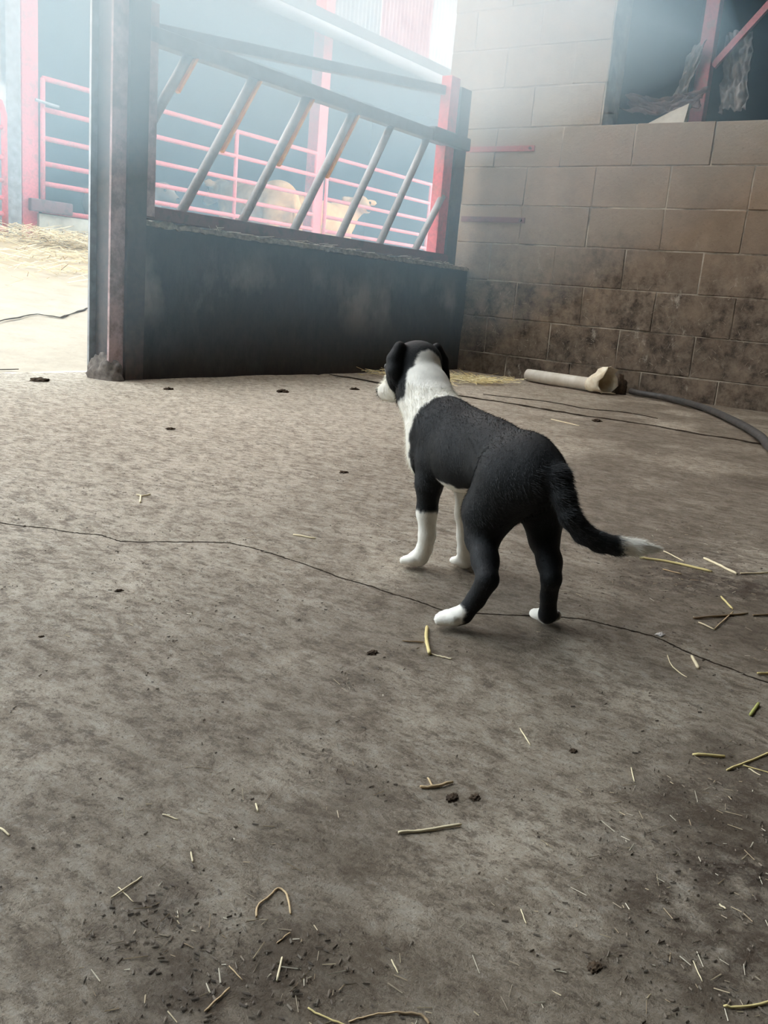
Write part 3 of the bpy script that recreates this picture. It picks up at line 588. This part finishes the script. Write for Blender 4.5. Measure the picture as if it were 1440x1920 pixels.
# ================================================================== CALVES behind the gates
def build_calf(loc, rz, mat, label, scale=1.0, head=(.62, 0, .80), hdir=(1, 0, -.35)):
    P = [E((-.38,0,.66), (.26,.20,.22), .06), E((0,0,.63), (.40,.21,.235), .06), E((.32,0,.66), (.24,.19,.23), .06)]
    hx = np.array(head); R = frame(hdir); hp = lambda f, r, u: tuple(hx + R @ np.array([f, r, u]))
    P += [Cn((.42,0,.72), head, .15, .11, .05), E(hp(.06,0,0), (.13,.095,.10), .03, R), Cn(hp(.1,0,-.02), hp(.27,0,-.035), .082, .058, .03)]
    for s in (-1, 1):
        P += [E(hp(-.03, s*.17, .03), (.035,.085,.05), .015, R), Cn((-.47,s*.12,.58), (-.44,s*.14,.36), .12, .07, .04), Cn((-.44,s*.14,.36), (-.52,s*.14,.30), .06, .045, .03), Cn((-.52,s*.14,.30), (-.47,s*.14,.05), .042, .035, .02), Cn((-.47,s*.14,.05), (-.44,s*.14,.025), .042, .045, .02),
              Cn((.34,s*.12,.52), (.35,s*.13,.30), .085, .05, .03), Cn((.35,s*.13,.30), (.35,s*.13,.05), .045, .035, .02), Cn((.35,s*.13,.05), (.38,s*.13,.025), .04, .045, .02)]
    P += chain([(-.62,0,.74,.035), (-.66,0,.55,.025), (-.66,0,.38,.028)], .02)
    V, F = sdf_mesh(P, .026, .06, 2)
    e = empty('calf', loc, label, 'calf', 'calves behind the shed gates'); e.rotation_euler = (0, 0, rz); e.scale = (scale,)*3
    def part(nm, me, m): me.materials.append(M[m]); q = bpy.data.objects.new(nm, me); COL.objects.link(q); q.parent = e; me.polygons.foreach_set('use_smooth', [True]*len(me.polygons))
    part('body', np_mesh('body', V*np.array([1, -1, 1]), F[:, ::-1]), mat)
    for s in (-1, 1):
        bm = bmesh.new(); c = hp(.13, s*.082, .035); bmesh.ops.create_uvsphere(bm, u_segments=10, v_segments=8, radius=.018, matrix=Matrix.Translation((c[0], -c[1], c[2]))); me = bpy.data.meshes.new('eye'); bm.to_mesh(me); bm.free(); part('eye', me, 'dark_wet')
    bm = bmesh.new(); c = hp(.315, 0, -.03); bmesh.ops.create_uvsphere(bm, u_segments=12, v_segments=8, radius=.035, matrix=Matrix.Translation((c[0], -c[1], c[2]))); me = bpy.data.meshes.new('muzzle'); bm.to_mesh(me); bm.free(); part('muzzle', me, 'dark_wet')
build_calf((8.50, 8.2, .655), math.radians(82), 'calf_tan', 'bright tan calf seen from its rump behind left gate', 1.14)
build_calf((9.75, 8.2, .655), math.radians(-8), 'calf_tan', 'tan calf behind the shed post facing out with raised ears', 1.08, (.62, .05, .90), (-.35, .9, -.15))
build_calf((6.62, 8.3, .655), math.radians(-80), 'calf_grey', 'grey-brown calf in shade behind the leftmost slanted bars', .82, (.62, 0, .78), (1, .2, -.3))

# ================================================================== THINGS ON THE FLOOR
# white tube with torn end, hose
tb_ = empty('cardboard_tube', (4.9, 2.2, .04), 'dirty white tube with torn flared end lying by block wall', 'tube')
ta, tc = Vector((5.02, 2.50, .036)), Vector((4.90, 2.03, .040)); d = (tc-ta).normalized()
mb = MB(); mb.tube([ta, tc], .036, 18, cap=False); mb.tube([tc, ta], .031, 18, cap=False); mb.build('tube', 'white_tube', tb_, True)
vs, fs = [], []; a_ = d.cross(Vector((0,0,1))).normalized(); b_ = a_.cross(d); NR, NK = 7, 22
for j in range(NR):
    for k in range(NK):
        w = 2*math.pi*k/NK; t = j/(NR-1); q = Vector((math.cos(w)*1.7, math.sin(w)*1.7, t*2.0)); nz_ = mnoise.fractal(q*1.7, .8, 2, 4)
        rr = .036+.045*t**.7+nz_*.03*t; ln = -.03+t*(.135+.05*mnoise.noise(q*2.3+Vector((5,0,0)))); p = tc+d*ln+a_*(math.cos(w)*rr)+b_*(math.sin(w)*rr+.03*t); p.z = max(p.z, .004); vs.append(p)
for j in range(NR-1):
    for k in range(NK): fs.append((j*NK+k, j*NK+(k+1) % NK, (j+1)*NK+(k+1) % NK, (j+1)*NK+k))
o = MB().add(vs, fs).build('torn_end', 'torn_card', tb_, True); o.modifiers.new('t', 'SOLIDIFY').thickness = .005; o['label'] = 'cream torn flared end'
hs = [(5.06,1.86),(5.0,1.78),(4.95,1.62),(4.75,1.40),(4.50,1.22),(4.2,1.05),(4.0,.945),(3.72,.82),(3.49,.74),(3.2,.62),(3.0,.45)]
def spline(pts, m=8):
    out = []; P = [Vector((p[0], p[1], p[2] if len(p) > 2 else 0)) for p in pts]
    for i in range(len(P)-1):
        p0, p1, p2, p3 = P[max(i-1,0)], P[i], P[i+1], P[min(i+2,len(P)-1)]
        for k in range(m): t = k/m; out.append(.5*((2*p1)+(p2-p0)*t+(2*p0-5*p1+4*p2-p3)*t*t+(3*p1-p0-3*p2+p3)*t**3))
    return out+[P[-1]]
o = MB().tube([Vector((p.x, p.y, .018)) for p in spline(hs)], .017, 12).build('hose', 'hose', smooth=True); tag(o, 'dark rubber hose curving over the floor by block wall', 'hose')
o = rubble('muck_lump', 'clod', 5.03, 1.93, .055, .05, .10, None, 11); tag(o, 'brown muck lump against the wall beside torn tube', 'muck')

# loose straw, each stalk a thing of its own: ground points from the photograph's floor
STRAW = [
 ([(0.5745, 0.3541), (0.5947, 0.3395), (0.6241, 0.3224)], 0.0014, (0.80, 0.68, 0.45), 'thick pale straw stalk lying alone in the near foreground'),
 ([(0.9973, 0.602), (0.9583, 0.5773), (0.9197, 0.5473)], 0.0025, (0.72, 0.58, 0.26), 'bent yellow straw blade beside the puppy left hind paw'),
 ([(0.9237, 0.5483), (0.9261, 0.5322), (0.9279, 0.5191)], 0.0010, (0.80, 0.68, 0.45), 'thin pale straw sliver at the foot of bent yellow blade'),
 ([(0.931, 0.5969), (0.9477, 0.5745)], 0.0012, (0.3, 0.21, 0.12), 'short brown stem left of the bent yellow straw blade'),
 ([(0.9011, 0.2087), (0.9215, 0.1818)], 0.0016, (0.72, 0.58, 0.26), 'short yellow straw stalk near the right edge of floor'),
 ([(0.8934, 0.1719), (0.9237, 0.1609), (0.9774, 0.1415)], 0.0012, (0.72, 0.58, 0.26), 'long yellow-green stalk crossing the right edge of floor'),
 ([(0.9164, 0.1622), (0.9204, 0.1339)], 0.0007, (0.72, 0.58, 0.26), 'thin straw crossing under the long yellow-green stalk'),
 ([(0.9138, 0.1557), (0.9067, 0.142)], 0.0006, (0.80, 0.68, 0.45), 'finest pale straw under the long yellow-green stalk'),
 ([(1.0411, 0.1866), (1.0799, 0.1872)], 0.0021, (0.42, 0.42, 0.13), 'stubby green stem piece near the right edge of floor'),
 ([(1.1773, 0.2122), (1.2076, 0.1929)], 0.0018, (0.72, 0.58, 0.26), 'yellow straw end above the stubby green stem piece'),
 ([(1.1795, 0.2973), (1.1406, 0.2762)], 0.0020, (0.80, 0.68, 0.45), 'stubby pale straw right of the thin curved stem'),
 ([(1.1574, 0.3225), (1.1196, 0.3027), (1.0962, 0.2773)], 0.0007, (0.80, 0.68, 0.45), 'thin curved pale stem below the white lump'),
 ([(1.6119, 0.5288), (1.6317, 0.475), (1.6236, 0.3994)], 0.0023, (0.72, 0.58, 0.26), 'long yellow straw stalk below the puppy tail tip'),
 ([(1.7137, 0.4406), (1.6851, 0.4075), (1.6497, 0.3625)], 0.0023, (0.80, 0.68, 0.45), 'pale split straw right of the long yellow stalk'),
 ([(1.7043, 0.5149), (1.6677, 0.4637)], 0.0012, (0.80, 0.68, 0.45), 'thin pale straw just right of the puppy tail tip'),
 ([(1.5697, 0.4707), (1.568, 0.4365)], 0.0011, (0.58, 0.42, 0.24), 'thin tan straw under the long yellow stalk'),
 ([(1.6587, 0.3592), (1.7174, 0.3158)], 0.0017, (0.80, 0.68, 0.45), 'pale straw running off the right edge beside muck'),
 ([(1.3363, 0.3438), (1.3784, 0.3161), (1.4258, 0.2871)], 0.0018, (0.3, 0.21, 0.12), 'brown stem lying flat right of the white lump'),
 ([(1.4846, 0.3444), (1.4308, 0.3111)], 0.0015, (0.72, 0.58, 0.26), 'short yellow straw above the flat brown stem'),
 ([(1.3255, 0.3325), (1.3112, 0.3048)], 0.0011, (0.80, 0.68, 0.45), 'short pale straw under the flat brown stem'),
 ([(1.3136, 0.3055), (1.4141, 0.3066)], 0.0011, (0.58, 0.42, 0.24), 'tan straw crossing the flat brown stem'),
 ([(1.4247, 0.2789), (1.4648, 0.2502)], 0.0017, (0.3, 0.21, 0.12), 'brown stem running off the right edge of floor'),
 ([(0.6486, 0.3818), (0.658, 0.3721), (0.6777, 0.364)], 0.0014, (0.58, 0.42, 0.24), 'frayed tan husk above the thick pale stalk'),
 ([(0.6683, 0.3859), (0.6585, 0.3742)], 0.0010, (0.58, 0.42, 0.24), 'short upright sliver of the frayed tan husk'),
 ([(0.3631, 0.4574), (0.3766, 0.4585), (0.3932, 0.4605)], 0.0007, (0.80, 0.68, 0.45), 'straw stalk slanting across the left foreground'),
 ([(0.3748, 0.4641), (0.3709, 0.4428)], 0.0004, (0.80, 0.68, 0.45), 'thin straw crossing the slanting left foreground stalk'),
 ([(0.3835, 0.3166), (0.4019, 0.3287)], 0.0008, (0.80, 0.68, 0.45), 'short upright-looking pale stalk in the bottom muck patch'),
 ([(0.3353, 0.3323), (0.359, 0.3347)], 0.0007, (0.58, 0.42, 0.24), 'tan stalk lying in the bottom left muck patch'),
 ([(0.373, 0.3493), (0.3692, 0.3335)], 0.0004, (0.58, 0.42, 0.24), 'thin tan straw above the bottom left muck patch'),
 ([(0.4181, 0.3679), (0.428, 0.3758), (0.4412, 0.3772), (0.4529, 0.3789), (0.4517, 0.3693), (0.4374, 0.3525)], 0.0008, (0.58, 0.42, 0.24), 'looped tan husk in the near left foreground'),
 ([(0.4094, 0.3403), (0.4226, 0.3399)], 0.0006, (0.58, 0.42, 0.24), 'small tan stalk right below the looped husk'),
 ([(0.3785, 0.2862), (0.3791, 0.2751), (0.3829, 0.2593)], 0.0006, (0.72, 0.58, 0.26), 'yellowish stalk at the bottom edge left of brown leaf'),
 ([(0.3866, 0.2602), (0.4004, 0.252), (0.4121, 0.242)], 0.0006, (0.58, 0.42, 0.24), 'tan stem along the bottom edge of the photo'),
 ([(0.4117, 0.2417), (0.4195, 0.2289), (0.4166, 0.2207)], 0.0009, (0.3, 0.21, 0.12), 'curled brown leaf at the bottom edge of the photo'),
 ([(0.3606, 0.5913), (0.3599, 0.5771)], 0.0008, (0.80, 0.68, 0.45), 'pale straw bit at the left edge of floor'),
 ([(1.1776, 1.4251), (1.1821, 1.411), (1.2037, 1.414)], 0.0016, (0.80, 0.68, 0.45), 'white forked straw scrap on the open floor left'),
 ([(1.1786, 1.4133), (1.1427, 1.3713)], 0.0019, (0.80, 0.68, 0.45), 'stem of the white forked straw scrap'),
 ([(1.2096, 1.0314), (1.2207, 0.9877)], 0.0017, (0.80, 0.68, 0.45), 'pale straw beside the floor crack ahead of puppy'),
 ([(0.5585, 0.0821), (0.5677, 0.0702), (0.5896, 0.0551)], 0.0009, (0.72, 0.58, 0.26), 'yellow curved stem at the bottom right corner'),
 ([(0.8227, 0.3688), (0.7991, 0.3443)], 0.0007, (0.80, 0.68, 0.45), 'thin pale straw in the middle of near floor'),
 ([(0.8292, 0.2477), (0.8046, 0.2351)], 0.0006, (0.80, 0.68, 0.45), 'thin pale straw left of the short yellow stalk'),
 ([(0.5561, 0.2297), (0.5447, 0.2194)], 0.0005, (0.80, 0.68, 0.45), 'thin pale straw low in the middle foreground'),
 ([(0.4485, 0.2719), (0.4418, 0.2615)], 0.0005, (0.80, 0.68, 0.45), 'thin pale straw at the bottom centre'),
 ([(0.5889, 0.1119), (0.5717, 0.1)], 0.0004, (0.80, 0.68, 0.45), 'thin pale straw in the bottom right muck'),
 ([(3.4229, 1.5752), (3.346, 1.4184)], 0.0020, (0.80, 0.68, 0.45), 'pale straw lying between puppy back and the hose'),
 ([(0.5231, 0.4687), (0.5154, 0.4589)], 0.0008, (0.80, 0.68, 0.45), 'tiny pale straw chip left of the frayed husk'),
 ([(0.438, 0.4568), (0.4308, 0.4466)], 0.0007, (0.80, 0.68, 0.45), 'tiny white chip in the left foreground'),
 ([(0.4582, 0.513), (0.4616, 0.498)], 0.0006, (0.80, 0.68, 0.45), 'small pale straw in the left middle foreground'),
 ([(0.6654, 0.115), (0.6622, 0.1093)], 0.0007, (0.80, 0.68, 0.45), 'small pale chip in the dark right foreground'),
]
LUMPS = [
 (0.8725, 0.6020, 0.0067, 'clod', 'dark brown clod left of the bent yellow straw'),
 (1.7867, 2.0174, 0.0125, 'clod', 'dark clod on the open floor before the barrier'),
 (0.7783, 0.9757, 0.0052, 'clod', 'small dark clod below the crack at left'),
 (0.6069, 0.9021, 0.0032, 'clod', 'tiny dark clod near the left edge of floor'),
 (1.7537, 1.3439, 0.0106, 'clod', 'dark flat clod on the floor left of puppy chest'),
 (2.0882, 3.1020, 0.0329, 'clod', 'flat dark clod left of the column foot'),
 (2.8775, 2.5621, 0.0270, 'clod', 'dark crumb patch before the low barrier wall'),
 (3.3612, 2.5500, 0.0223, 'clod', 'dark clod just left of the puppy muzzle'),
 (2.4401, 2.7746, 0.0190, 'clod', 'dark clod at the foot of the barrier wall'),
 (0.6553, 0.3513, 0.0058, 'clod', 'dark clod just above the thick pale stalk'),
 (0.6721, 0.3365, 0.0053, 'clod', 'second dark clod right above the thick pale stalk'),
 (0.8224, 0.3067, 0.0044, 'clod', 'small black clod mid right floor'),
 (3.5942, 1.4466, 0.0223, 'clod', 'dark clod beside the floor joint by the hose'),
 (0.5338, 0.1623, 0.0051, 'clod', 'dark crumbly clod at the bottom right centre'),
 (1.2254, 0.3563, 0.0068, 'white_lump', 'small white lump on the floor crack right of puppy'),
]

SR = random.Random(12)
def shade(c, f): return tuple(min(1, x*f) for x in c)
for pts, w, c, lab in STRAW:
    P = spline([(x, y, floor_z(x, y)+w*.85) for x, y in pts], 5); mb = MB(); n = len(P)
    mb.tube([p+Vector((0, 0, SR.uniform(0, .001))) for p in P], [w*(1 if i not in (0, n-1) else .8)*SR.uniform(.9, 1.08) for i in range(n)], 8)
    o = mb.build('straw_stalk', 'straw_tint', smooth=True); set_tint(o.data, [shade(c, SR.uniform(.85, 1.12)) for _ in o.data.vertices]); tag(o, lab, 'straw', 'loose straw on the floor')
for i, (x, y, r, m, lab) in enumerate(LUMPS):
    o = rubble('muck_clod' if m == 'clod' else 'white_lump', m, x, y, r*1.15, r*.8, r*.38, None, i*3.3, .55); o.location.z = floor_z(x, y); tag(o, lab, 'clod' if m == 'clod' else 'lump', 'clods on the floor' if m == 'clod' else None)

# what nobody could count: chaff and crumbs over the floor, litter by the wall, straw blown about the yard
def scatter(name, pts, lmin, lmax, w, cols, label, cat, tilt=.25, zf=None):
    n = len(pts); L = lmin+(lmax-lmin)*RNG.uniform(0, 1, n)**2*1.6; a = RNG.uniform(0, 2*np.pi, n); t = RNG.uniform(-tilt, tilt, n)
    d = np.stack([np.cos(a)*np.cos(t), np.sin(a)*np.cos(t), np.sin(t)], -1)*L[:, None]*.5; s = np.stack([-np.sin(a), np.cos(a), np.zeros(n)], -1)*(w*RNG.uniform(.5, 1.3, n))[:, None]; up = np.zeros((n, 3)); up[:, 2] = w*1.2
    z = pts[:, 2:3] if pts.shape[1] > 2 else np.array([[floor_z(*q)] for q in pts]); c = np.concatenate([pts[:, :2], z+.0005+np.abs(d[:, 2:3])], 1)
    V = np.stack([c-d-s, c+d-s*.7, c+d+s*.7, c-d+s, c-d+up, c+d+up], 1).reshape(-1, 3); b = np.arange(n)[:, None]*6
    F = np.concatenate([b+np.array([[0, 1, 5]]), b+np.array([[0, 5, 4]]), b+np.array([[3, 4, 5]]), b+np.array([[3, 5, 2]])])
    me = np_mesh(name, V, F); cc = np.array(cols)[RNG.integers(0, len(cols), n)]*RNG.uniform(.7, 1.2, (n, 1)); set_tint(me, np.repeat(np.clip(cc, 0, 1), 6, 0)); o = link(name, me, 'straw_tint'); return tag(o, label, cat, kind='stuff')
def pts_in(n, x0, x1, y0, y1, thr=None, sc=6, sd=4):
    P = np.stack([RNG.uniform(x0, x1, n), RNG.uniform(y0, y1, n)], -1)
    if thr is not None: P = P[fbm(P[:, 0]*sc, P[:, 1]*sc, 3, sd) > thr]
    return P
near = np.concatenate([pts_in(1500, .1, 2.2, -.2, 1.3, .46), pts_in(500, 1.0, 5.0, .3, 3.0, .44)])
for sx, sy, r, a in FLOOR_STAINS: near = np.concatenate([near, np.array([sx, sy])+RNG.normal(size=(int(14*a), 2))*r*.7])
scatter('chaff', near, .003, .011, .00045, [(.62,.55,.42),(.5,.4,.26),(.36,.27,.17),(.42,.34,.24)], 'tiny pale chaff scattered over the concrete floor', 'chaff')
crumb = np.concatenate([pts_in(4200, .1, 2.4, -.2, 1.6, .42, 9, 11), pts_in(900, .8, 5.0, .5, 3.0)])
for sx, sy, r, a in FLOOR_STAINS: crumb = np.concatenate([crumb, np.array([sx, sy])+RNG.normal(size=(int(45*a), 2))*r*.6])
scatter('muck_crumbs', crumb, .0012, .0042, .0009, [(.15,.12,.09),(.2,.155,.115),(.11,.085,.065)], 'dark dry muck crumbs scattered over the concrete floor', 'crumbs', .1)
lit = np.stack([4.45+RNG.normal(size=900)*.14, RNG.uniform(2.42, 3.0, 900)], -1); lit[:, 0] += (2.6-lit[:, 1])*.45; lit[:, 0] = np.clip(lit[:, 0], 3.9, 4.86)
lit = np.concatenate([lit, RNG.uniform(0, .02, (900, 1))], 1); scatter('straw_litter', lit, .03, .09, .0016, [(.74,.60,.30),(.62,.48,.22),(.80,.70,.42)], 'golden straw litter strewn along the block wall foot', 'straw')
P = np.concatenate([np.stack([RNG.uniform(1.5, 9, 2600), 6.2+RNG.normal(size=2600)*.45], -1), np.stack([4.8+RNG.normal(size=900)*.35, 6.75+RNG.normal(size=900)*.12], -1)])
hz = np.array([yard_z(y) for y in P[:, 1]])+np.where(np.arange(len(P)) >= 2600, RNG.uniform(0, .10, len(P)), RNG.uniform(0, .015, len(P)))
scatter('yard_straw', np.concatenate([P, hz[:, None]], 1), .06, .2, .0028, [(.72,.60,.38),(.62,.48,.28),(.46,.35,.2)], 'trampled straw in the yard before the cattle shed gates', 'straw', .3)
W1 = np.stack([RNG.uniform(1.0, 3.3, 700), np.abs(RNG.normal(size=700))*.25+.15], -1)
me_p = np.stack([np.full(700, XC-.004), W1[:, 0], W1[:, 1]], -1)
n = len(me_p); a = RNG.uniform(0, np.pi, n); L = RNG.uniform(.012, .05, n); d = np.stack([RNG.uniform(-.3, 0, n), np.cos(a), np.sin(a)], -1)*L[:, None]*.5; s_ = np.stack([np.zeros(n), -np.sin(a), np.cos(a)], -1)*.0012
V = np.stack([me_p-d-s_, me_p+d, me_p-d+s_, me_p-d+np.array([-.003, 0, 0])], 1).reshape(-1, 3); b = np.arange(n)[:, None]*4
me = np_mesh('wall_splashes', V, np.concatenate([b+np.array([[0, 1, 3]]), b+np.array([[3, 1, 2]])])); set_tint(me, np.repeat(np.array([(.36,.31,.24),(.2,.16,.12),(.10,.08,.07)])[RNG.integers(0, 3, n)], 4, 0)); o = link('muck_straw', me, 'straw_tint'); tag(o, 'bits of straw stuck in the muck on the block wall', 'straw', kind='stuff')
LED = np.stack([RNG.uniform(2.9, 4.9, 160), YB-RNG.uniform(0, .02, 160), np.full(160, .645)], -1); scatter('ledge_straw', LED, .03, .12, .0015, [(.66,.6,.5),(.5,.42,.32),(.2,.16,.13)], 'straw and crumbs lying on the barrier wall ledge', 'straw', .15)

# ------------------------------------------------------------------ added haze volumes imitating lens glare across doorway and yard
def build_glare_haze():
    root = empty('glare_haze', (3, YB, 0), 'pale bluish haze imitating lens glare in doorway and yard', 'haze'); root['kind'] = 'stuff'
    def layer(name, prof, x0, x1, dens, col, lift=0.0):
        k = bpy.data.materials.new(name); k.use_nodes = True; t = k.node_tree; t.nodes.remove(t.nodes['Principled BSDF'])
        v = t.nodes.new('ShaderNodeVolumeScatter'); v.inputs['Color'].default_value = col; v.inputs['Density'].default_value = dens
        t.links.new(v.outputs[0], t.nodes['Material Output'].inputs['Volume']); M[name] = k; n = len(prof)
        vs = [(x0, y, z) for y, z in prof] + [(x1, y+(.75 if lift and y < YB-1 else 0), min(z+(lift if z < 1.4 else 0), 1.80 if y < YB-1 else 2.35)) for y, z in prof]
        fs = [tuple(range(n-1, -1, -1)), tuple(range(n, 2*n))] + [(i, (i+1) % n, (i+1) % n+n, i+n) for i in range(n)]
        MB().add(vs, fs).build(name, name, root)['kind'] = 'stuff'
    B = (.60, .86, 1.0, 1)
    layer('thin_glare', [(YB-1.9, 1.2), (YB-.03, .0), (YB-.02, 2.3), (YB-1.9, 1.8)], .9, XC-.02, GLARE_DENSITY*.5, B)
    layer('thick_glare', [(YB-2.3, 1.35), (YB-.03, .50), (YB-.02, 2.4), (YB-2.3, 1.85)], .8, XC-.03, GLARE_DENSITY*1.6, B, .75)
    layer('yard_glare', [(3.5, 1.0), (3.6, .45), (6.4, 1.0), (6.4, 3.0), (3.5, 2.6)], 1.0, 12.0, GLARE_DENSITY*.2, B)
build_glare_haze()
